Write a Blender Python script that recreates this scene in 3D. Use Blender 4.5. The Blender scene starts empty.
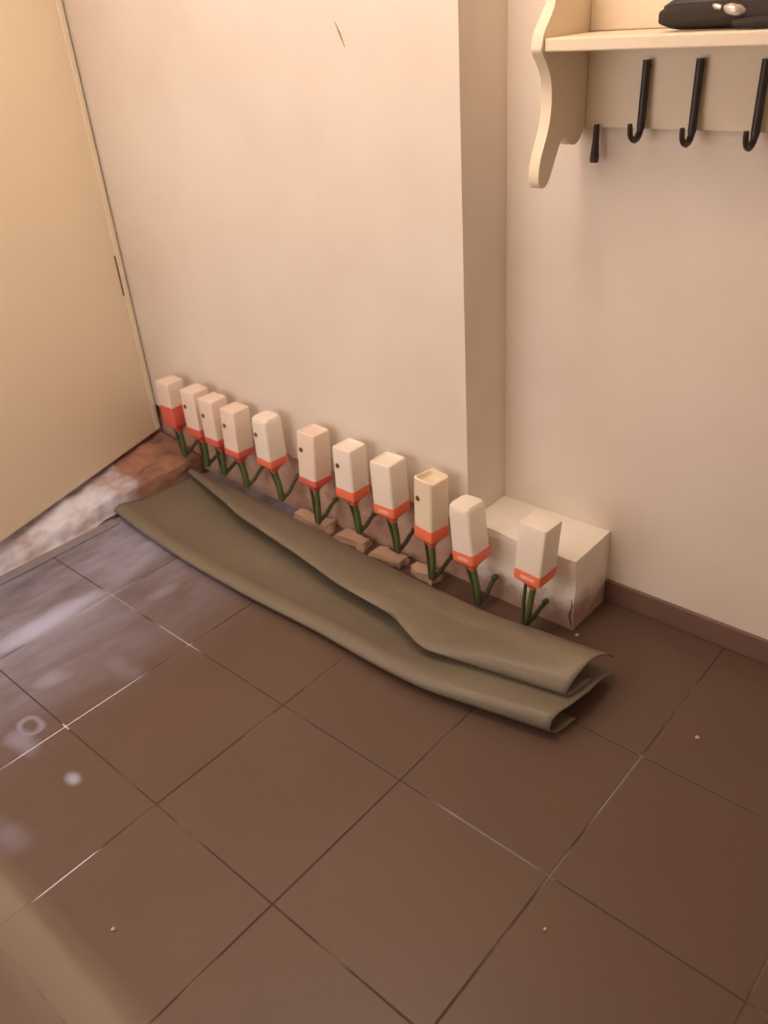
import bpy, bmesh, math, random
from mathutils import Vector, Matrix, noise
random.seed(7)
scene = bpy.context.scene
C = scene.collection

# ------------------------------------------------------------------ camera
def cam_axes(yaw, pit, rol):
    cy, sy, cp, sp, cr, sr = math.cos(yaw), math.sin(yaw), math.cos(pit), math.sin(pit), math.cos(rol), math.sin(rol)
    fwd = Vector((cp*sy, cp*cy, -sp)); right = Vector((cy, -sy, 0)); up = right.cross(fwd)
    return right*cr + up*sr, up*cr - right*sr, fwd
cd = bpy.data.cameras.new('camera'); cam = bpy.data.objects.new('camera', cd); C.objects.link(cam)
r, u, f = cam_axes(-0.763608, 0.547937, -0.0819275)
cam.matrix_world = Matrix(((r.x, u.x, -f.x, 2.13397), (r.y, u.y, -f.y, -0.95650), (r.z, u.z, -f.z, 1.54590), (0, 0, 0, 1)))
cd.sensor_fit = 'VERTICAL'; cd.sensor_height = 36.0; cd.lens = 36.0*838.417/1024.0
cd.clip_start = 0.02
cd.dof.use_dof = True; cd.dof.focus_distance = 1.9; cd.dof.aperture_fstop = 3.2
scene.camera = cam

# ------------------------------------------------------------------ light
w = bpy.data.worlds.new('world'); scene.world = w; w.use_nodes = True
w.node_tree.nodes['Background'].inputs[0].default_value = (1.0, 0.85, 0.7, 1)
w.node_tree.nodes['Background'].inputs[1].default_value = 0.05
def light(name, kind, loc, energy, color, rot=None, **kw):
    d = bpy.data.lights.new(name, kind); d.energy = energy; d.color = color
    for k, v in kw.items(): setattr(d, k, v)
    o = bpy.data.objects.new(name, d); C.objects.link(o); o.location = loc
    if rot: o.rotation_euler = rot
    return o
light('ceiling_lamp_light', 'POINT', (0.97, 0.18, 2.34), 17.5, (1.0, 0.77, 0.58), shadow_soft_size=0.15)
light('ceiling_fill_light', 'AREA', (0.45, -0.30, 2.485), 13, (1.0, 0.82, 0.68), shape='RECTANGLE', size=1.5, size_y=1.4)  # added soft fill from above, not an actual fitting; evens out the walls
light('front_fill_light', 'AREA', (0.3, -1.70, 1.15), 16, (0.95, 0.89, 0.86), rot=(math.radians(90), 0, 0),
      shape='RECTANGLE', size=1.4, size_y=1.3)  # added fill before the unseen front wall, brightens the lower walls; no window there
vs = scene.view_settings
vs.view_transform = 'Standard'; vs.look = 'None'; vs.gamma = 1.0; vs.exposure = 0.04; vs.use_curve_mapping = False

# ------------------------------------------------------------------ materials
def srgb(r, g, b):
    return tuple(((c/255)/12.92 if c/255 <= .04045 else ((c/255+.055)/1.055)**2.4) for c in (r, g, b)) + (1,)
class NT:
    def __init__(s, name):
        s.m = bpy.data.materials.new(name); s.m.use_nodes = True
        s.t = s.m.node_tree; s.n = s.t.nodes; s.l = s.t.links
        s.b = s.n['Principled BSDF']
    def new(s, t, **kw):
        n = s.n.new(t)
        for k, v in kw.items(): setattr(n, k, v)
        return n
    def pos(s, scale=(1, 1, 1), rot=(0, 0, 0), obj=False):
        src = s.new('ShaderNodeTexCoord').outputs['Object'] if obj else s.new('ShaderNodeNewGeometry').outputs['Position']
        m = s.new('ShaderNodeMapping'); m.inputs['Scale'].default_value = scale; m.inputs['Rotation'].default_value = rot
        s.l.new(src, m.inputs['Vector']); return m.outputs['Vector']
    def noise(s, scale, detail=4, vec=None, rough=.55):
        n = s.new('ShaderNodeTexNoise'); n.inputs['Scale'].default_value = scale; n.inputs['Detail'].default_value = detail
        n.inputs['Roughness'].default_value = rough
        s.l.new(vec if vec else s.pos(), n.inputs['Vector']); return n.outputs['Fac']
    def ramp(s, fac, a, b, ca=(0, 0, 0, 1), cb=(1, 1, 1, 1)):
        n = s.new('ShaderNodeValToRGB'); e = n.color_ramp.elements
        e[0].position = a; e[0].color = ca; e[1].position = b; e[1].color = cb
        s.l.new(fac, n.inputs[0]); return n.outputs['Color']
    def mix(s, fac, a, b):
        n = s.new('ShaderNodeMix', data_type='RGBA')
        for k, v in ((0, fac), (6, a), (7, b)):
            if isinstance(v, bpy.types.NodeSocket): s.l.new(v, n.inputs[k])
            else: n.inputs[k].default_value = v
        return n.outputs[2]
    def math(s, op, a, b=0.0, clamp=False):
        n = s.new('ShaderNodeMath', operation=op, use_clamp=clamp)
        for k, v in ((0, a), (1, b)):
            if isinstance(v, bpy.types.NodeSocket): s.l.new(v, n.inputs[k])
            else: n.inputs[k].default_value = v
        return n.outputs[0]
    def xyz(s, vec=None):
        n = s.new('ShaderNodeSeparateXYZ'); s.l.new(vec if vec else s.pos(), n.inputs[0]); return n.outputs
    def range(s, v, a, b):
        n = s.new('ShaderNodeMapRange', interpolation_type='SMOOTHSTEP'); s.l.new(v, n.inputs[0])
        n.inputs[1].default_value = a; n.inputs[2].default_value = b; return n.outputs[0]
    def blob(s, cx, cy, sx, sy, r0, r1, wob=None, amp=.7, rot=0.0):      # soft-edged smear at one place
        m_ = s.new('ShaderNodeMapping', vector_type='TEXTURE')
        m_.inputs['Location'].default_value = (cx, cy, 0); m_.inputs['Scale'].default_value = (sx, sy, 1); m_.inputs['Rotation'].default_value = (0, 0, rot)
        fl_ = s.new('ShaderNodeVectorMath', operation='MULTIPLY'); fl_.inputs[1].default_value = (1, 1, 0)
        s.l.new(s.new('ShaderNodeNewGeometry').outputs['Position'], fl_.inputs[0]); s.l.new(fl_.outputs[0], m_.inputs['Vector'])
        l_ = s.new('ShaderNodeVectorMath', operation='LENGTH'); s.l.new(m_.outputs[0], l_.inputs[0])
        d_ = l_.outputs['Value']
        if wob is not None: d_ = s.math('ADD', d_, s.math('MULTIPLY', s.math('SUBTRACT', wob, .5), amp))
        return s.math('SUBTRACT', 1.0, s.range(d_, r0, r1))
    def bump(s, h, strength=.2, dist=.002):
        n = s.new('ShaderNodeBump'); n.inputs['Strength'].default_value = strength; n.inputs['Distance'].default_value = dist
        s.l.new(h, n.inputs['Height']); s.l.new(n.outputs[0], s.b.inputs['Normal'])
    def out(s, color=None, rough=None, **kw):
        for k, v in (('Base Color', color), ('Roughness', rough)):
            if v is None: continue
            if isinstance(v, bpy.types.NodeSocket): s.l.new(v, s.b.inputs[k])
            else: s.b.inputs[k].default_value = v
        for k, v in kw.items(): s.b.inputs[k.replace('_', ' ')].default_value = v
        return s.m
def simple(name, col, rough=.6, var=.08, scale=20, **kw):
    t = NT(name); a = tuple(c*(1-var) for c in col[:3])+(1,); b = tuple(min(1, c*(1+var)) for c in col[:3])+(1,)
    return t.out(t.mix(t.noise(scale, 4, t.pos(obj=True)), a, b), rough, **kw)

M = {}
def plaster(name, c1, c2):
    t = NT(name); n1 = t.noise(3.0, 5); n2 = t.noise(60, 5)
    t.bump(n2, .25, .0015)
    return t.out(t.mix(t.ramp(n1, .35, .7), c1, c2), .85)
M['plaster'] = plaster('painted_plaster', srgb(236, 225, 214), srgb(229, 216, 204))
M['ceiling'] = plaster('ceiling_paint', srgb(235, 228, 218), srgb(230, 222, 212))
t = NT('block_plaster')           # white plaster block with a damp dirty foot
z = t.xyz()['Z']; nz = t.noise(14, 5); edge = t.math('ADD', z, t.math('MULTIPLY', t.math('SUBTRACT', nz, .5), .16))
t.bump(t.noise(45, 5), .3, .003)
M['block'] = t.out(t.mix(t.range(edge, .03, .12), srgb(172, 142, 128), srgb(246, 238, 228)), .85)
t = NT('exposed_masonry')
n1 = t.noise(9, 5); n2 = t.noise(30, 6); t.bump(n2, .8, .01)
c = t.mix(t.ramp(n1, .38, .62), srgb(176, 140, 124), srgb(202, 168, 150))
c = t.mix(t.ramp(n2, .58, .72), c, srgb(204, 176, 156))
M['masonry'] = t.out(t.mix(t.ramp(t.noise(5, 3), .6, .75), c, srgb(132, 96, 84)), .9)
t = NT('sill_rubble')
yy = t.xyz()['Y']; n1 = t.noise(7, 4); n2 = t.noise(20, 5, t.pos((1, .4, 1)))
t.bump(n2, .6, .008)
white = t.mix(t.ramp(n2, .36, .56), srgb(196, 180, 180), srgb(226, 226, 240))
brick = t.mix(t.ramp(n1, .35, .62), srgb(138, 106, 96), srgb(178, 130, 108))
brick = t.mix(t.ramp(n2, .60, .70), brick, srgb(112, 84, 78))
m = t.range(t.math('ADD', yy, t.math('MULTIPLY', t.math('SUBTRACT', n1, .5), .35)), .30, .44)
M['rubble'] = t.out(t.mix(m, white, brick), .8)
# floor tiles
t = NT('brown_floor_tile')
n1 = t.noise(2.2, 5); n2 = t.noise(40, 5)
info = t.new('ShaderNodeObjectInfo').outputs['Random']
c = t.mix(t.ramp(n1, .3, .7), srgb(95, 75, 64), srgb(105, 82, 70))
c = t.mix(t.math('MULTIPLY', n2, .35), c, srgb(86, 66, 58))
c = t.mix(t.math('MULTIPLY', info, .25), c, srgb(106, 84, 75))
xx = t.xyz()
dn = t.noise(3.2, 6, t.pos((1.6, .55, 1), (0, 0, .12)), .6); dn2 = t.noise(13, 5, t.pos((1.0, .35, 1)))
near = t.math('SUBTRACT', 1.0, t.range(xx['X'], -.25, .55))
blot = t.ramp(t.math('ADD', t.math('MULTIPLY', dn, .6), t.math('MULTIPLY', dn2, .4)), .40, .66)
dust_sheen = t.math('MULTIPLY', t.math('MULTIPLY', t.math('ADD', t.math('MULTIPLY', blot, .8), .22), near), .75)
sheen_smear = t.math('MULTIPLY', t.blob(-.045, -.20, .085, .36, .1, 1.0, dn2, .8, -.04), .95)  # long streak near the door: cool sheen painted into the tile colour
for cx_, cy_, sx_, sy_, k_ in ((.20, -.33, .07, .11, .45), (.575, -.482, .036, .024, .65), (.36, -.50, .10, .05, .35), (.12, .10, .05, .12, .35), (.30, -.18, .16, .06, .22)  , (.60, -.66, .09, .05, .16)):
    sheen_smear = t.math('MAXIMUM', sheen_smear, t.math('MULTIPLY', t.blob(cx_, cy_, sx_, sy_, .1, 1.0, dn2, 1.0), k_))
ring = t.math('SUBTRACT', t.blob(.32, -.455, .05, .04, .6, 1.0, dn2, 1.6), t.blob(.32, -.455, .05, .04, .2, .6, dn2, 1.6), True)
sheen_smear = t.math('MAXIMUM', sheen_smear, t.math('MULTIPLY', ring, .4))
dust_sheen = t.math('MAXIMUM', dust_sheen, sheen_smear)
c = t.mix(dust_sheen, c, srgb(186, 190, 220))  # dust marks, with the floor's cool sheen painted in as lavender
t.bump(n2, .04, .001)
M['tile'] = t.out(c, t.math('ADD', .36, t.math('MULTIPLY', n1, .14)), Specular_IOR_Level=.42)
t = NT('tile_grout')
n1 = t.noise(4.2, 3, t.pos((1, 1, 1))); n2 = t.noise(90, 3)
c = t.mix(t.ramp(n1, .54, .62), srgb(76, 57, 46), srgb(124, 99, 84))
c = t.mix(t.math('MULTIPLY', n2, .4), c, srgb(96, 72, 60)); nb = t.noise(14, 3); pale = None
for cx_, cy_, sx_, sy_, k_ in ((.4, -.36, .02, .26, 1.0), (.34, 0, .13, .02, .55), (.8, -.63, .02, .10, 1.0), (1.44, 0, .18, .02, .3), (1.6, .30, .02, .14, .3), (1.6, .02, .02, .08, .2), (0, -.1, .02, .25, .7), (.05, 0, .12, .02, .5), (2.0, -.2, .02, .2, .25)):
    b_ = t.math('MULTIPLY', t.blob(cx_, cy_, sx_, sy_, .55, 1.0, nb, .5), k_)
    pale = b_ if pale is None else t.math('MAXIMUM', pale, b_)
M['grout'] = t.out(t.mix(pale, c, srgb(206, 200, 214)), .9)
t = NT('skirting_tile'); M['skirting'] = t.out(t.mix(t.noise(6, 5), srgb(116, 90, 79), srgb(130, 102, 90)), .5)
M['door'] = simple('cream_door_paint', srgb(238, 222, 198), .45, .02, 4)
M['door_edge'] = simple('cream_edge_paint', srgb(242, 228, 204), .45, .02, 6)
M['dark_slot'] = simple('dark_slot', srgb(96, 68, 50), .8)
M['scratch'] = simple('scratch_brown', srgb(164, 134, 106), .9)
M['strip'] = simple('grey_threshold_metal', srgb(150, 144, 148), .4, .06, 15, Metallic=.3)
def bottle_mat(name, a, b, seed):
    t = NT(name); n = t.noise(16, 4, t.pos(obj=True)); z = t.xyz(t.pos(obj=True))['Z']
    return t.out(t.mix(n, a, b), .42, Subsurface_Weight=.15, Subsurface_Radius=(.01, .008, .006), Subsurface_Scale=.5)
M['bottle'] = bottle_mat('white_bottle_plastic', srgb(250, 240, 228), srgb(244, 230, 216), 0)
M['bottle_yellow'] = bottle_mat('yellowed_bottle_plastic', srgb(248, 234, 212), srgb(240, 220, 192), 1)
M['bottle_pink'] = bottle_mat('pink_tinged_bottle_plastic', srgb(246, 228, 214), srgb(238, 214, 198), 2)
M['inside'] = simple('bottle_inside', srgb(214, 178, 128), .6)
M['red'] = simple('orange_red_plastic', srgb(240, 120, 88), .4, .1, 30)
M['red_dark'] = simple('deep_red_plastic', srgb(220, 98, 84), .4, .1, 30)
M['label'] = simple('pale_label_print', srgb(250, 184, 160), .6)
M['green'] = simple('green_plastic_tube', srgb(92, 108, 62), .4, .15, 30)
M['green_dark'] = simple('dark_green_plastic', srgb(70, 76, 52), .4, .15, 30)
M['hole'] = simple('brown_hole', srgb(112, 70, 40), .9)
t = NT('olive_grey_vinyl')
n1 = t.noise(7, 4); n2 = t.noise(260, 2); n3 = t.noise(3.0, 4, t.pos((.5, 2, 1)))
c = t.mix(n1, srgb(120, 110, 95), srgb(132, 121, 105)); c = t.mix(t.ramp(n3, .56, .72), c, srgb(146, 133, 114))
c = t.mix(t.math('MULTIPLY', t.ramp(n2, .45, .65), .3), c, srgb(104, 94, 78))
t.bump(n2, .25, .001)
M['vinyl'] = t.out(c, .42, Specular_IOR_Level=.4)
M['shelf'] = simple('cream_shelf_paint', srgb(238, 222, 198), .5, .03, 8)
M['black'] = simple('black_iron', srgb(44, 36, 34), .45, .1, 30)
M['umbrella'] = simple('black_umbrella_cloth', srgb(46, 36, 32), .8, .2, 40)
M['silver'] = simple('silver_metal', srgb(205, 196, 186), .3, .05, 10, Metallic=.6)
M['mortar'] = plaster('mortar_lump', srgb(214, 182, 156), srgb(192, 158, 136))
M['crumb'] = simple('plaster_crumb', srgb(206, 170, 134), .9)
t = NT('clear_plastic_film')
tr = t.new('ShaderNodeBsdfTransparent'); mx = t.new('ShaderNodeMixShader')
tr.inputs[0].default_value = (1, 1, 1, 1)
n = t.noise(5, 4, t.pos((1, 1, 1))); fy = t.xyz()['Y']           # dusty along the edge, clearer further in
a_ = t.math('MULTIPLY', t.range(fy, -.675, -.745), t.math('SUBTRACT', 1.0, t.math('MULTIPLY', t.range(fy, -.755, -.85), .75)))
a_ = t.math('ADD', t.math('MULTIPLY', a_, .15), t.math('MULTIPLY', t.range(fy, -.86, -1.0), .2))
t.l.new(t.math('MULTIPLY', a_, t.math('ADD', .75, t.math('MULTIPLY', n, .5))), mx.inputs[0])
t.l.new(tr.outputs[0], mx.inputs[1]); t.l.new(t.b.outputs[0], mx.inputs[2])
t.l.new(mx.outputs[0], t.n['Material Output'].inputs[0])
M['film'] = t.out(srgb(206, 192, 168), .6, Specular_IOR_Level=.15)

# ------------------------------------------------------------------ helpers
def obj(name, bm, mat, parent=None, smooth=False):
    me = bpy.data.meshes.new(name)
    bmesh.ops.recalc_face_normals(bm, faces=bm.faces)
    bm.to_mesh(me); bm.free(); me.materials.append(M[mat])
    if smooth:
        for p in me.polygons: p.use_smooth = True
    o = bpy.data.objects.new(name, me); C.objects.link(o)
    if parent: o.parent = parent
    return o
def tag(o, label=None, cat=None, group=None, kind=None):
    for k, v in (('label', label), ('category', cat), ('group', group), ('kind', kind)):
        if v: o[k] = v
    return o
def empty(name, loc, rot=(0, 0, 0)):
    o = bpy.data.objects.new(name, None); C.objects.link(o); o.location = loc; o.rotation_euler = rot; o.empty_display_size = .05
    return o
def box(bm, lo, hi, bevel=0, seg=2):
    vs_ = [bm.verts.new((x, y, z)) for x in (lo[0], hi[0]) for y in (lo[1], hi[1]) for z in (lo[2], hi[2])]
    fs = [bm.faces.new([vs_[i] for i in q]) for q in ((0, 1, 3, 2), (4, 6, 7, 5), (0, 4, 5, 1), (2, 3, 7, 6), (0, 2, 6, 4), (1, 5, 7, 3))]
    if bevel:
        es = list({e for f_ in fs for e in f_.edges})
        bmesh.ops.bevel(bm, geom=es, offset=bevel, segments=seg, affect='EDGES', profile=.5)
    return bm
def boxo(name, lo, hi, mat, parent=None, bevel=0, seg=2):
    return obj(name, box(bmesh.new(), lo, hi, bevel, seg), mat, parent)
def struct(o): return tag(o, kind='structure')
def prism(bm, pts, axis, a, b):
    """extrude a 2-D outline along axis ('x': pts are (y,z); 'y': pts are (x,z))"""
    P = (lambda p, d: (d, p[0], p[1])) if axis == 'x' else (lambda p, d: (p[0], d, p[1]))
    A = [bm.verts.new(P(p, a)) for p in pts]; B = [bm.verts.new(P(p, b)) for p in pts]
    bm.faces.new(A); bm.faces.new(B[::-1])
    for i in range(len(pts)):
        j = (i+1) % len(pts); bm.faces.new((A[i], A[j], B[j], B[i]))
    return bm
def tube(bm, pts, rad, n=10, cap=True):
    pts = [Vector(p) for p in pts]; rs = rad if isinstance(rad, (list, tuple)) else [rad]*len(pts)
    rings = []; ref = None
    for i, p in enumerate(pts):
        d = (pts[min(i+1, len(pts)-1)] - pts[max(i-1, 0)]).normalized()
        if ref is None: ref = d.orthogonal().normalized()
        ref = (ref - d*ref.dot(d)).normalized(); s = d.cross(ref)
        rings.append([bm.verts.new(p + (ref*math.cos(2*math.pi*k/n) + s*math.sin(2*math.pi*k/n))*rs[i]) for k in range(n)])
    for a, b in zip(rings, rings[1:]):
        for k in range(n): bm.faces.new((a[k], a[(k+1) % n], b[(k+1) % n], b[k]))
    if cap: bm.faces.new(rings[0][::-1]); bm.faces.new(rings[-1])
    return bm
def lerp_tab(tab, x):
    if x <= tab[0][0]: return tab[0][1]
    for (x0, y0), (x1, y1) in zip(tab, tab[1:]):
        if x <= x1:
            k = (x-x0)/(x1-x0); return y0 + (y1-y0)*k
    return tab[-1][1]
def smooth_tab(tab, x, w=.05):
    return sum(lerp_tab(tab, x+d*w) for d in (-1, -.5, 0, .5, 1))/5

# ------------------------------------------------------------------ room shell
YM, YR, XC = .70, .885, .885          # main wall plane, recess wall plane, corner between them
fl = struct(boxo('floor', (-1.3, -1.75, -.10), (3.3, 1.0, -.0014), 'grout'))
T, J = .4, .004
for i in range(-1, 9):
    for j in range(-5, 3):
        x0, x1, y0, y1 = i*T+J/2, (i+1)*T-J/2, j*T+J/2, (j+1)*T-J/2
        y1 = min(y1, YR); y0 = max(y0, -1.74)
        if i == -1: x0 = -.398
        if y1 - y0 < .02: continue
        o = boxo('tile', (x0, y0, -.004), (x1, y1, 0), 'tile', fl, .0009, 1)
        o.location.z = random.uniform(-.0004, 0)
# main wall: solid core + plaster coat with a ragged lower edge where the plaster was hacked off
wm = struct(boxo('wall_back', (-1.2, YM+.013, 0), (XC-.004, 1.0, 2.5), 'masonry'))
outl = [(XC, 2.5), (-1.2, 2.5), (-1.2, .245)]
x = -1.18
while x < XC-.01:
    outl.append((x, .232 + .022*noise.noise((x*9, 1.3, 0)) + .012*noise.noise((x*40, 2, 0)))); x += .018
outl.append((XC, .228))
bm = prism(bmesh.new(), outl, 'y', YM, YM+.013)
pc = obj('plaster_coat', bm, 'plaster', wm)
# return face of the corner, slightly rounded bead
bm = bmesh.new(); box(bm, (XC-.012, YM+.013, .228), (XC, 1.0, 2.5))
obj('plaster_return', bm, 'plaster', wm)
bm = bmesh.new(); tube(bm, [(.519, YM-.0003, 1.507), (.532, YM-.0006, 1.484), (.545, YM-.0003, 1.454)], [.0008, .0022, .0008], 6)
tag(obj('scratch', bm, 'scratch', wm), 'thin dark scratch in the plaster')
struct(boxo('wall_recess', (XC-.002, YR, 0), (3.3, 1.0, 2.5), 'plaster'))
bb = struct(boxo('baseboard_recess', (1.243, YR-.011, .0005), (3.2, YR, .072), 'skirting', None, .002, 2))
struct(boxo('wall_right', (3.2, -1.75, 0), (3.3, 1.0, 2.5), 'plaster'))
struct(boxo('wall_front', (-1.3, -1.85, 0), (3.3, -1.75, 2.5), 'plaster'))
struct(boxo('ceiling', (-1.3, -1.85, 2.5), (3.3, 1.0, 2.6), 'ceiling'))
wl = struct(boxo('wall_left', (-.5, -1.75, 0), (-.4, -.30, 2.5), 'plaster'))
boxo('lintel', (-.5, -.30, 2.15), (-.4, YM, 2.5), 'plaster', wl)
struct(boxo('wall_vestibule', (-1.3, -1.75, 0), (-1.2, 1.0, 2.5), 'plaster'))

# white plaster block filling the foot of the recess
bm = bmesh.new()
nx, ny, nz = 18, 9, 12
lo, hi = Vector((XC+.001, YM, 0)), Vector((1.242, YR-.001, .236))
box(bm, lo, hi)
bmesh.ops.subdivide_edges(bm, edges=bm.edges[:], cuts=9, use_grid_fill=True)
for v in bm.verts:
    k = noise.noise(v.co*16)*.004 + noise.noise(v.co*50)*.0015
    if v.co.z > .001:
        for a in range(3):
            if abs(v.co[a]-hi[a]) < 1e-4 and a != 1: v.co[a] += k - .002
        if abs(v.co.y-lo.y) < 1e-4: v.co.y += k
blk = obj('masonry_block', bm, 'block', None, False)
tag(blk, 'white plastered masonry block filling the recess foot beside the brown skirting', 'block')
bm = bmesh.new(); tube(bm, [(1.236, YM-.0005, .01), (1.228, YM-.0015, .045), (1.236, YM-.001, .085), (1.231, YM-.0005, .105)], [.001, .002, .002, .0006], 5)
tag(obj('crack', bm, 'dark_slot', blk), 'dark crack near the foot of the corner')

# ------------------------------------------------------------------ open door on the left, sill and threshold
HX, HY = -.333, -.30                      # hinge side
ang = math.atan2(.27, .815)               # leaf swings outwards
L = 1.046
door = struct(empty('door_1', (HX, HY, .125), (0, 0, ang)))
# local frame: leaf runs along +y, its room face is x = 0
boxo('door_leaf', (-.04, 0, 0), (0, L-.026, 1.95), 'door', door, .002, 2)
boxo('edge_lipping', (-.042, L-.0255, 0), (.003, L, 1.95), 'door_edge', door, .003, 2)
tag(boxo('latch_slot', (-.01, L-.034, .555), (.0012, L-.0262, .70), 'dark_slot', door, .0005, 1), 'dark narrow slot at the door edge')
tb = struct(boxo('trim_1', (-.399, -.30, .0005), (-.352, .262, .006), 'strip', None, .002, 2))

bm = bmesh.new()                           # rough sill rising from the floor to the door foot
NY, prof = 90, 26
grid = []
for a in range(NY+1):
    y = -.30 + (.999+.008)*a/NY
    xd = HX - (y-HY)*math.tan(ang) - .06
    row = []
    for b in range(prof+1):
        k = b/prof
        if k < .35:
            q = k/.35; xs = -.400 - .026*max(0, min(1, (y-.18)/.07)); xx_ = xs - (.422+xs)*q if xs > -.42 else xs - .004*q; zz = .062*math.sin(q*math.pi/2)
        else:
            q = (k-.35)/.65; x_end = min(xd, -.50); xx_ = -.422 + (x_end+.422)*q; zz = .062 + (.108-.062)*q**.8
        p = Vector((xx_, y, zz))
        nn = noise.noise(p*18)*.010 + noise.noise(p*45)*.005 + noise.noise(Vector((y*30, 0, 5)))*.004
        if b > 0: p.z = max(.001, min(.119, p.z + nn)); p.x += nn*.5 if b < prof else 0
        row.append(bm.verts.new(p))
    grid.append(row)
for a in range(NY):
    for b in range(prof): bm.faces.new((grid[a][b], grid[a+1][b], grid[a+1][b+1], grid[a][b+1]))
base = [(bm.verts.new((g[0].co.x, g[0].co.y, 0)), bm.verts.new((g[-1].co.x, g[-1].co.y, 0))) for g in grid]
for a in range(NY):
    bm.faces.new((base[a][0], base[a+1][0], grid[a+1][0], grid[a][0]))
    bm.faces.new((base[a][1], grid[a][-1], grid[a+1][-1], base[a+1][1]))
for a in (0, NY):
    bm.faces.new([base[a][0]] + grid[a] + [base[a][1]])
sill = struct(obj('trim_2', bm, 'rubble', None, True))
tag(sill, 'broken door sill with flaking white paint and bare orange brick')

# ------------------------------------------------------------------ vinyl sheet folded along the wall foot
YL = [(-.45, .290), (-.2, .262), (.1, .243), (.4, .240), (.66, .248), (.9, .240), (1.07, .243), (1.43, .314)]
YU = [(-.42, .622), (.055, .490), (.405, .441), (.615, .405), (.845, .390), (1.0, .330), (1.17, .350), (1.43, .402)]
YB = [(-.42, .655), (.25, .612), (.73, .585), (.98, .583), (1.2, .583), (1.43, .592)]
HL = [(-.42, .034), (.0, .028), (.6, .032), (1.0, .046), (1.42, .072)]
def sheet(name, rows, parent, mat='vinyl', thick=.003):
    bm = bmesh.new(); G = [[bm.verts.new(p) for p in r_] for r_ in rows]
    for a in range(len(G)-1):
        for b in range(len(G[0])-1): bm.faces.new((G[a][b], G[a+1][b], G[a+1][b+1], G[a][b+1]))
    o = obj(name, bm, mat, parent, True)
    s = o.modifiers.new('thickness', 'SOLIDIFY'); s.thickness = thick; s.offset = 0
    return o
vin = empty('vinyl_sheet', (.5, .42, 0))
tag(vin, 'olive grey vinyl floor sheet folded double along the wall foot', 'vinyl sheet')
NX = 120
def bez(pts, n):
    """Catmull-Rom through the points"""
    P = [pts[0]] + list(pts) + [pts[-1]]; out = []
    for i in range(1, len(P)-2):
        for k in range(n):
            t_ = k/n; a, b, c_, d = (Vector(q) for q in P[i-1:i+3])
            out.append(.5*((2*b) + (c_-a)*t_ + (2*a-5*b+4*c_-d)*t_*t_ + (3*b-a-3*c_+d)*t_**3))
    out.append(Vector(P[-1])); return out
low, upp = [], []
for a in range(NX+1):
    s = a/NX; x = -.414 + 1.822*s
    yl, yb, h = smooth_tab(YL, x), smooth_tab(YB, x), smooth_tab(HL, x)
    q = max(0, min(1, (x-.85)/.35)); q = q*q*(3-2*q)
    flat = .007 + (.052)*q
    wv = .004*noise.noise((x*5, 3, 0))
    pr = bez([(yl+.10, .0035), (yl+.062, .0025), (yl+.026, h*.14), (yl+.001, h*.52), (yl+.010, h*.92), (yl+.036, h), (yl+.075, h*.55+flat*.45+wv),
              (yl+.13, flat+.004+wv), (yl+.20, flat*.9+.003), (max(yl+.25, yb-.05), .006+.5*flat*q), (max(yl+.28, yb-.005), .0045+.3*flat*q)], 4)
    rowx = [x + .02*s*max(0, min(1, (p.x-yl)/.15)) for p in pr]
    low.append([(rx-.5, p.x-.42, p.y+.0015) for rx, p in zip(rowx, pr)])
sheet('lower_layer', low, vin)
for a in range(NX+1):
    s = a/NX; x = -.400 + 1.80*s
    yu, yb, h = smooth_tab(YU, x, .03), smooth_tab(YB, x), smooth_tab(HL, x)
    q = max(0, min(1, (x-.98)/.22)); q = q*q*(3-2*q)                 # fold-under grows towards the right end
    e = max(0, min(1, (x+.385)/.35))
    ze = .040 + .030*e                                               # lifted raw edge
    top = ze + (.132-ze)*q*max(0.3, min(1, (x-.9)/.5)) if q > 0 else ze
    zf = ze + (.084-ze)*q
    under = .10*q
    dy = max(.02, yb-yu)
    kink = .012*math.exp(-((x-.86)/.02)**2)
    pr = bez([(yu+.002+under, zf-.006-.014*q), (yu+.001+under*.55, zf-.004-.015*q), (yu-.001+under*.16, zf-.003-.013*q), (yu+kink*.3, zf+kink), (yu+min(.022, dy*.3), zf+.005+.020*q+kink*.5),
              (yu+dy*.42, top+.002), (yu+dy*.68, top*.93), (yu+dy*.88, top*.72), (yb, top*.55)], 4)
    rowx = [x + 0.022*s*s*max(0, min(1, (p.x-yu)/.16)) for p in pr]
    upp.append([(rx-.5, p.x-.42, p.y+.002) for rx, p in zip(rowx, pr)])
sheet('upper_flap', upp, vin)

# ------------------------------------------------------------------ injection bottles along the wall
def rsq(h, rad, n=4):
    pts = []
    for cx, cy, a0 in ((1, 1, 0), (-1, 1, 90), (-1, -1, 180), (1, -1, 270)):
        for k in range(n+1):
            a = math.radians(a0 + 90*k/n); pts.append((cx*(h-rad)+rad*math.cos(a), cy*(h-rad)+rad*math.sin(a)))
    return pts
def loft(rings, cap0=True, cap1=True):
    """rings: (half, corner_radius, z[, (dx, dy)[, wobble]])"""
    bm = bmesh.new(); R_ = []
    for rg in rings:
        h, rad, z = rg[:3]; off = rg[3] if len(rg) > 3 else (0, 0); wob = rg[4] if len(rg) > 4 else 0
        R_.append([bm.verts.new((x+off[0], y+off[1], z + wob*noise.noise((x*45, y*45, h*30)))) for x, y in rsq(h, rad)])
    n = len(R_[0])
    for a, b in zip(R_, R_[1:]):
        for k in range(n): bm.faces.new((a[k], a[(k+1) % n], b[(k+1) % n], b[k]))
    if cap0: bm.faces.new(R_[0][::-1])
    if cap1: bm.faces.new(R_[-1])
    return bm
def bevel_smooth(o, ang_=35):
    for p in o.data.polygons: p.use_smooth = True
    o.data.set_sharp_from_angle(angle=math.radians(ang_))
    return o
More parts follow.
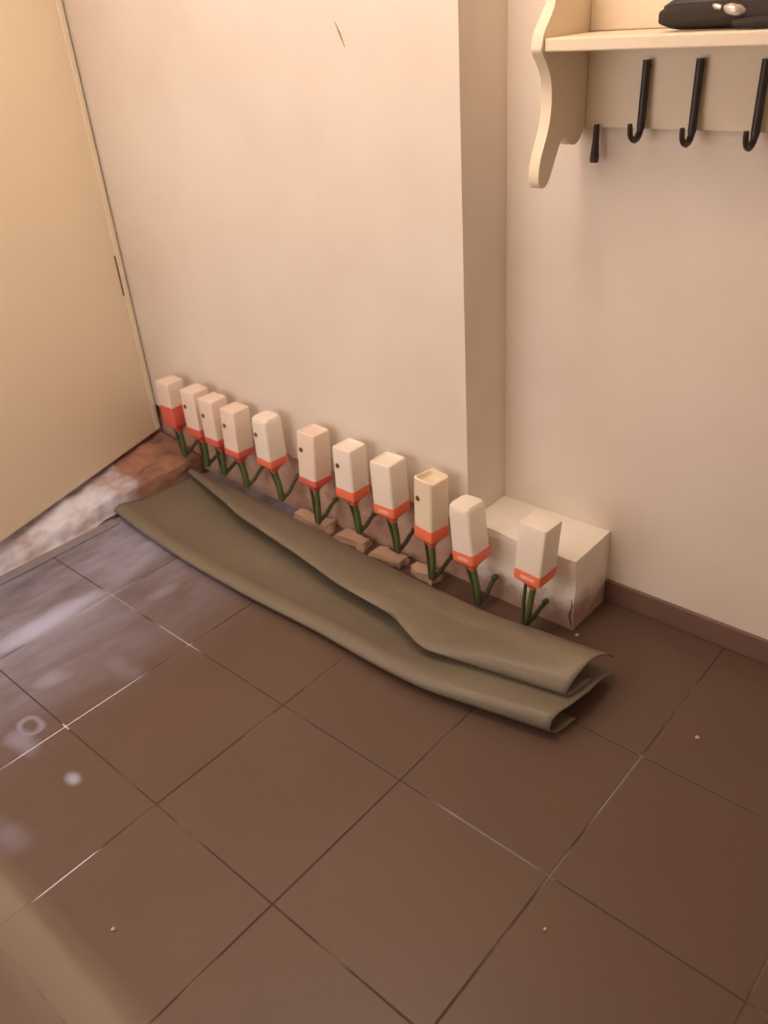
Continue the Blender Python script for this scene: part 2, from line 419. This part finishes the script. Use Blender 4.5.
def bottle(label, cx, z0, z1, zb, sdx, nz, rot=0, tilt=(0, 0), hole=True, top='flat', mat='bottle', red='red', redh=.031, strip=False, half=.0375, nx_=.012):
    cy = .62
    ry, rx = tilt[0]/(z1-z0), -tilt[1]/(z1-z0)
    root = empty('injection_bottle', (cx - tilt[0]*(z0-zb)/(z1-z0), cy - tilt[1]*(z0-zb)/(z1-z0), zb), (rx, ry, math.radians(rot)))
    tag(root, label, 'bottle', 'white injection bottles hung along the wall')
    a, b = z0-zb, z1-zb; H = half + .0012
    if top == 'open':
        rings = [(H, .008, a), (H, .008, a+.06), (H*.99, .009, b-.012), (H*.99, .010, b, (0, 0), .010), (H*.86, .010, b+.002, (0, 0), .010), (H*.80, .012, b-.012), (H*.5, .012, b-.016)]
    elif top == 'round':
        rings = [(H, .008, a), (H, .009, a+.07), (H*.99, .010, b-.022), (H*.96, .013, b-.007), (H*.88, .016, b-.001), (H*.6, .014, b)]
    elif top == 'dish':
        rings = [(H, .008, a), (H, .008, a+.06), (H, .008, b-.010), (H*.96, .009, b-.002), (H*.88, .009, b), (H*.78, .010, b-.005), (H*.4, .008, b-.007)]
    else:
        rings = [(H, .006, a), (H, .006, a+.06), (H, .006, b-.006), (H*.97, .007, b-.001), (H*.9, .008, b), (H*.4, .006, b)]
    bd = bevel_smooth(obj('bottle_body', loft(rings), mat, root), 25)
    if hole:
        bm = bmesh.new(); hx, hz = -H*.48, b-.061
        tube(bm, [(hx, -H+.001, hz), (hx, -H-.0012, hz)], [.009, .008], 12); obj('vent_hole', bm, 'hole', bd)
    cp = obj('funnel_cap', loft([(.011, .005, a-redh-.038), (.013, .006, a-redh-.030), (H*.62, .008, a-redh-.016), (H*.92, .008, a-redh-.004), (H*1.02, .007, a-redh), (H*1.03, .007, a-.003), (H*.99, .007, a+.0015)]), red, root)
    bevel_smooth(cp, 30)
    if strip:
        boxo('label_strip', (-H*.45, -H*1.03-.0012, a-redh*.72), (H*.6, -H*1.03+.002, a-redh*.40), 'label', cp, .0006, 1)
    vx, vz = sdx, .004
    # green holder: thick feed tube, thin support rod, and a nozzle branching back into the wall
    bm = bmesh.new(); tube(bm, [(vx, .002, .0), (vx+.001, .002, .006), (vx*.6+.003, .001, (a-redh-.03)*.55), (.002, 0, a-redh-.030)], [.006, .0098, .0095, .0085], 10)
    bevel_smooth(obj('feed_tube', bm, 'green', root), 50)
    bm = bmesh.new(); tube(bm, [(vx-.003, -.003, .006), (vx-.010, -.006, (a-redh)*.45), (-.017, -.010, a-redh-.012)], [.006, .0055, .005], 8)
    bevel_smooth(obj('support_rod', bm, 'green_dark', root), 50)
    e = Vector((nx_, (YM-.010 if cx > .88 else YM+.008)-cy, nz-zb))
    bm = bmesh.new(); tube(bm, [(vx+.002, .004, .010), (vx+.010, .026, .026), (e.x*.8+vx*.2, e.y*.66, e.z*.80), (e.x, e.y*.82, e.z*.97), (e.x, e.y, e.z)], [.0075, .007, .0065, .0065, .006], 8)
    nzl = bevel_smooth(obj('wall_nozzle', bm, 'green_dark', root), 50)
    bm = bmesh.new(); tube(bm, [(e.x, e.y-.022, e.z*.99), (e.x, e.y-.017, e.z), (e.x, e.y-.006, e.z)], [.006, .009, .009], 10); obj('plug', bm, 'green_dark', nzl)
    return root
bottle('upright white bottle in front of the white block, last of the row', 1.164, .235, .379, .022, -.010, .088, -.6, (.009, .006), False, 'flat', 'bottle', strip=True, half=.0395)
bottle('round-topped white bottle left of the white block with a pale label strip', .950, .210, .359, .018, .009, .090, -4, (-.013, 0), False, 'round', 'bottle', strip=True, half=.037, nx_=.03)
bottle('yellowed bottle with ragged open top below the wall corner', .811, .239, .394, .037, .0, .098, -7.8, (.003, .004), True, 'open', 'bottle_yellow', redh=.036, half=.0355)
bottle('plain white bottle without a hole, just left of the yellowed ragged one', .659, .265, .407, .079, .007, .129, .5, (-.003, 0), False, 'dish', 'bottle', strip=True, half=.0385, nx_=.015)
bottle('white bottle with hole, fifth from the white block end', .499, .268, .408, .092, .012, .132, 0, (0, .002), True, 'dish', 'bottle', half=.037)
bottle('pink-tinged bottle with rimmed top and hole, sixth from the block end', .332, .253, .412, .068, .002, .132, 0, (.006, .009), True, 'dish', 'bottle_pink', 'red_dark', redh=.020)
bottle('white bottle with hole, left of the pink-tinged rimmed one across a gap', .124, .262, .410, .090, .020, .160, -3.4, (0, 0), True, 'round', 'bottle', redh=.024, half=.0365, nx_=.03)
bottle('pinkish bottle with hole, fourth from the door', -.050, .246, .396, .085, .018, .150, 0, (.005, .005), True, 'flat', 'bottle_pink', 'red_dark', redh=.022, half=.036, nx_=.03)
bottle('small-looking bottle with hole, third from the door', -.158, .262, .408, .092, -.010, .150, 0, (0, 0), True, 'flat', 'bottle_pink', 'red_dark', redh=.024, half=.036)
bottle('bottle with hole, second from the door in the dim corner', -.258, .275, .418, .098, -.010, .155, 0, (0, 0), True, 'flat', 'bottle_pink', 'red_dark', redh=.030, half=.036)
bottle('deep red based bottle nearest the door, partly hidden by its edge', -.405, .325, .418, .100, 0, .155, 0, (0, 0), False, 'flat', 'bottle_pink', 'red_dark', redh=.075, half=.036)

# mortar lumps left along the wall foot
def lump(label, c, size, rotz, seed):
    bm = box(bmesh.new(), (-size[0]/2, -size[1]/2, 0), (size[0]/2, size[1]/2, size[2]))
    bmesh.ops.subdivide_edges(bm, edges=bm.edges[:], cuts=4, use_grid_fill=True)
    for v in bm.verts:
        k = noise.noise(v.co*30 + Vector((seed, 0, 0)))
        v.co += Vector((k*.016, noise.noise(v.co*34+Vector((0, seed, 0)))*.014, k*.012 if v.co.z > .001 else 0))
        if v.co.z > size[2]*.6: v.co.x *= .93; v.co.y *= .86
        v.co.z = max(0, v.co.z)
    o = bevel_smooth(obj('mortar_lump', bm, 'mortar'), 40); o.location = c; o.rotation_euler.z = rotz
    tag(o, label, 'rubble', 'mortar lumps along the wall foot')
lump('longest pale mortar lump at the wall foot, below the pink-tinged bottle', (.235, .672, 0), (.17, .05, .030), .05, 1)
lump('pale mortar lump behind the fifth bottle from the block', (.43, .668, 0), (.12, .05, .026), -.06, 2)
lump('pale mortar lump below the plain bottle without a hole', (.595, .662, 0), (.12, .048, .024), .03, 3)
lump('pale mortar lump below the yellowed ragged bottle', (.74, .660, 0), (.10, .048, .025), -.04, 4)

# ------------------------------------------------------------------ coat shelf in the recess
sh = empty('coat_shelf', (1.5, YR, 1.2)); tag(sh, 'cream wooden wall shelf with scalloped brackets and a hook rail', 'shelf')
OX, OY, OZ = 1.5, YR, 1.2
front = [(.735, 1.64), (.735, 1.545), (.728, 1.515), (.708, 1.488), (.690, 1.468), (.682, 1.446), (.682, 1.432), (.700, 1.412), (.716, 1.388), (.724, 1.358), (.724, 1.325),
         (.716, 1.290), (.702, 1.260), (.688, 1.232), (.681, 1.205), (.683, 1.182), (.694, 1.171), (.710, 1.172), (.724, 1.184), (.740, 1.210), (.757, 1.240), (.772, 1.259), (.785, 1.262),
         (.796, 1.254), (.808, 1.244), (.825, 1.240), (.842, 1.245), (.853, 1.256), (.862, 1.268), (.884, 1.268), (.884, 1.64)]
for xx0 in (1.080, 1.900):
    bm = prism(bmesh.new(), [(p.x-OY, p.y-OZ) for p in bez(front[1:29], 4)] + [(.884-OY, 1.268-OZ), (.884-OY, 1.64-OZ), (.735-OY, 1.64-OZ)], 'x', xx0-OX, xx0+.025-OX)
    es = [e for e in bm.edges if abs(e.verts[0].co.x-e.verts[1].co.x) < 1e-6]
    bmesh.ops.bevel(bm, geom=es, offset=.002, segments=1, affect='EDGES')
    obj('side_bracket', bm, 'shelf', sh)
def sb(name, lo, hi, bev=.002): return boxo(name, tuple(a-b for a, b in zip(lo, (OX, OY, OZ))), tuple(a-b for a, b in zip(hi, (OX, OY, OZ))), 'shelf', sh, bev, 2)
sb('shelf_board', (1.1052, .690, 1.432), (1.8998, .866, 1.456), .003)
sb('hook_rail', (1.1052, .868, 1.270), (1.8998, .884, 1.4318))
sb('back_panel', (1.1052, .868, 1.4562), (1.8998, .884, 1.64))
def hook(x, zt, zbm, depth, lip):
    bm = bmesh.new(); y0 = .857
    pts = [(0, y0, zt)] + [(0, y0-.001*k, zt+(zbm+depth/2-zt)*k/5) for k in range(1, 6)]
    cyy = y0-.005-depth/2
    for k in range(1, 9):
        a = math.pi*k/8; pts.append((0, cyy+depth/2*math.cos(a), zbm+depth/2-depth/2*math.sin(a)))
    pts.append((0, cyy-depth/2-.002, zbm+depth/2+lip))
    rad = [.0088]*6 + [.0072]*4 + [.0058]*4 + [.0052]
    tube(bm, [(0, p[1]-.868, p[2]-zt) for p in pts], rad, 10)
    hk = bevel_smooth(obj('coat_hook', bm, 'black', sh), 50); hk.location = (x-OX, .868-OY, zt-OZ); hk['label'] = 'black iron hook'
    bm = bmesh.new(); tube(bm, [(0, 0, -.012), (0, -.0155, -.012)], [.006, .004], 8); obj('screw', bm, 'black', hk)
hook(1.247, 1.402, 1.254, .048, .010)
hook(1.360, 1.403, 1.250, .046, .010)
hook(1.488, 1.400, 1.248, .046, .010)
bm = bmesh.new(); tube(bm, [(.0, -.012, .016), (0, -.012, .004), (0, -.013, -.02), (0, -.014, -.05), (0, -.015, -.062)], [.006, .007, .0075, .0105, .0095], 8)
pg = bevel_smooth(obj('peg', bm, 'black', sh), 50); pg.location = (1.141-OX, .868-OY, 1.262-OZ); pg['label'] = 'short black peg below the rail'

# folded umbrella lying on the shelf
um = empty('folded_umbrella', (1.32, .755, 1.4568), (0, 0, -.03)); tag(um, 'black folded umbrella with a silver clasp lying on the shelf', 'umbrella')
bm = bmesh.new()
rings = []
for i in range(22):
    xx_ = .40*i/21; rr = .0215 if i > 1 else (.013, .019)[i]
    rings.append((xx_, rr))
pr_, n = [], 20
for xx_, rr in rings:
    pr_.append([bm.verts.new((xx_, math.cos(2*math.pi*k/n)*rr*1.25*(1+.07*math.cos(5*2*math.pi*k/n+xx_*9)), .023+math.sin(2*math.pi*k/n)*rr*(1+.07*math.cos(5*2*math.pi*k/n+xx_*9)))) for k in range(n)])
for a, b in zip(pr_, pr_[1:]):
    for k in range(n): bm.faces.new((a[k], a[(k+1) % n], b[(k+1) % n], b[k]))
bm.faces.new(pr_[0][::-1]); bm.faces.new(pr_[-1])
bevel_smooth(obj('canopy', bm, 'umbrella', um), 60)
bm = bmesh.new(); tube(bm, [(.005, .0, .036), (.02, .0, .042), (.17, .004, .043), (.30, .004, .042)], [.006, .0085, .009, .009], 10)
bevel_smooth(obj('shaft', bm, 'black', um), 50)
bm = bmesh.new(); tube(bm, [(.128, -.022, .034), (.138, -.026, .032), (.158, -.028, .028), (.166, -.024, .026)], [.004, .009, .009, .004], 10)
st = bevel_smooth(obj('clasp', bm, 'silver', um), 50)
bm = bmesh.new(); tube(bm, [(.105, -.018, .038), (.112, -.022, .036), (.122, -.022, .034)], [.003, .005, .004], 8); bevel_smooth(obj('clasp', bm, 'silver', um), 50)
bm = bmesh.new(); tube(bm, [(.15, -.030, .010), (.19, -.034, .010), (.26, -.030, .011)], [.006, .009, .009], 8); bevel_smooth(obj('strap', bm, 'umbrella', um), 50)

# ------------------------------------------------------------------ clear plastic film lying near the camera, with a rolled edge
rows = []
for a in range(61):
    x = .25 + 1.6*a/60; wv = .012*noise.noise((x*2.2, 7, 0)); hw = .034 + .006*noise.noise((x*3, 9, 0))
    ye = -.697 + wv*.4
    pts = [(ye+.02, .0045), (ye, .006), (ye-.015, hw*.4), (ye-.03, hw*.72), (ye-.045, hw*.8), (ye-.065, hw*.7), (ye-.10, hw*.25), (ye-.15, .006+.004*noise.noise((x*6, 1, 0))),
           (ye-.22, .012+.010*noise.noise((x*4, 2, 0))), (ye-.30, .026+.014*noise.noise((x*4, 3, 0))), (ye-.38, .012), (ye-.46, .005)]
    rows.append([(x-1.0, p.x+.9, p.y) for p in bez(pts, 3)])
fm = sheet('plastic_film', rows, None, 'film', .0008); fm.location = (1.0, -.9, .001)
tag(fm, 'crumpled clear plastic film with a rolled edge lying on the tiles', 'plastic film')

# ------------------------------------------------------------------ crumbs on the floor
def crumb(label, x, y, s, seed):
    bm = bmesh.new(); bmesh.ops.create_icosphere(bm, subdivisions=1, radius=s)
    for v in bm.verts: v.co *= 1 + .5*noise.noise(v.co*200 + Vector((seed, seed, 0))); v.co.z *= .5
    mz = min(v.co.z for v in bm.verts)
    for v in bm.verts: v.co.z -= mz
    o = obj('plaster_crumb', bm, 'crumb'); o.location = (x, y, 0); tag(o, label, 'crumb', 'plaster crumbs on the floor')
crumb('pale plaster crumb on the tile nearest the brown skirting', 1.677, .529, .0055, 1)
crumb('pale plaster crumb on the tiles at the lower right', 1.655, -.105, .004, 2)
crumb('pale plaster crumb beside the plastic film edge', .99, -.64, .005, 3)
crumb('tiny plaster crumb at the foot of the white block corner', 1.262, .688, .0055, 4)
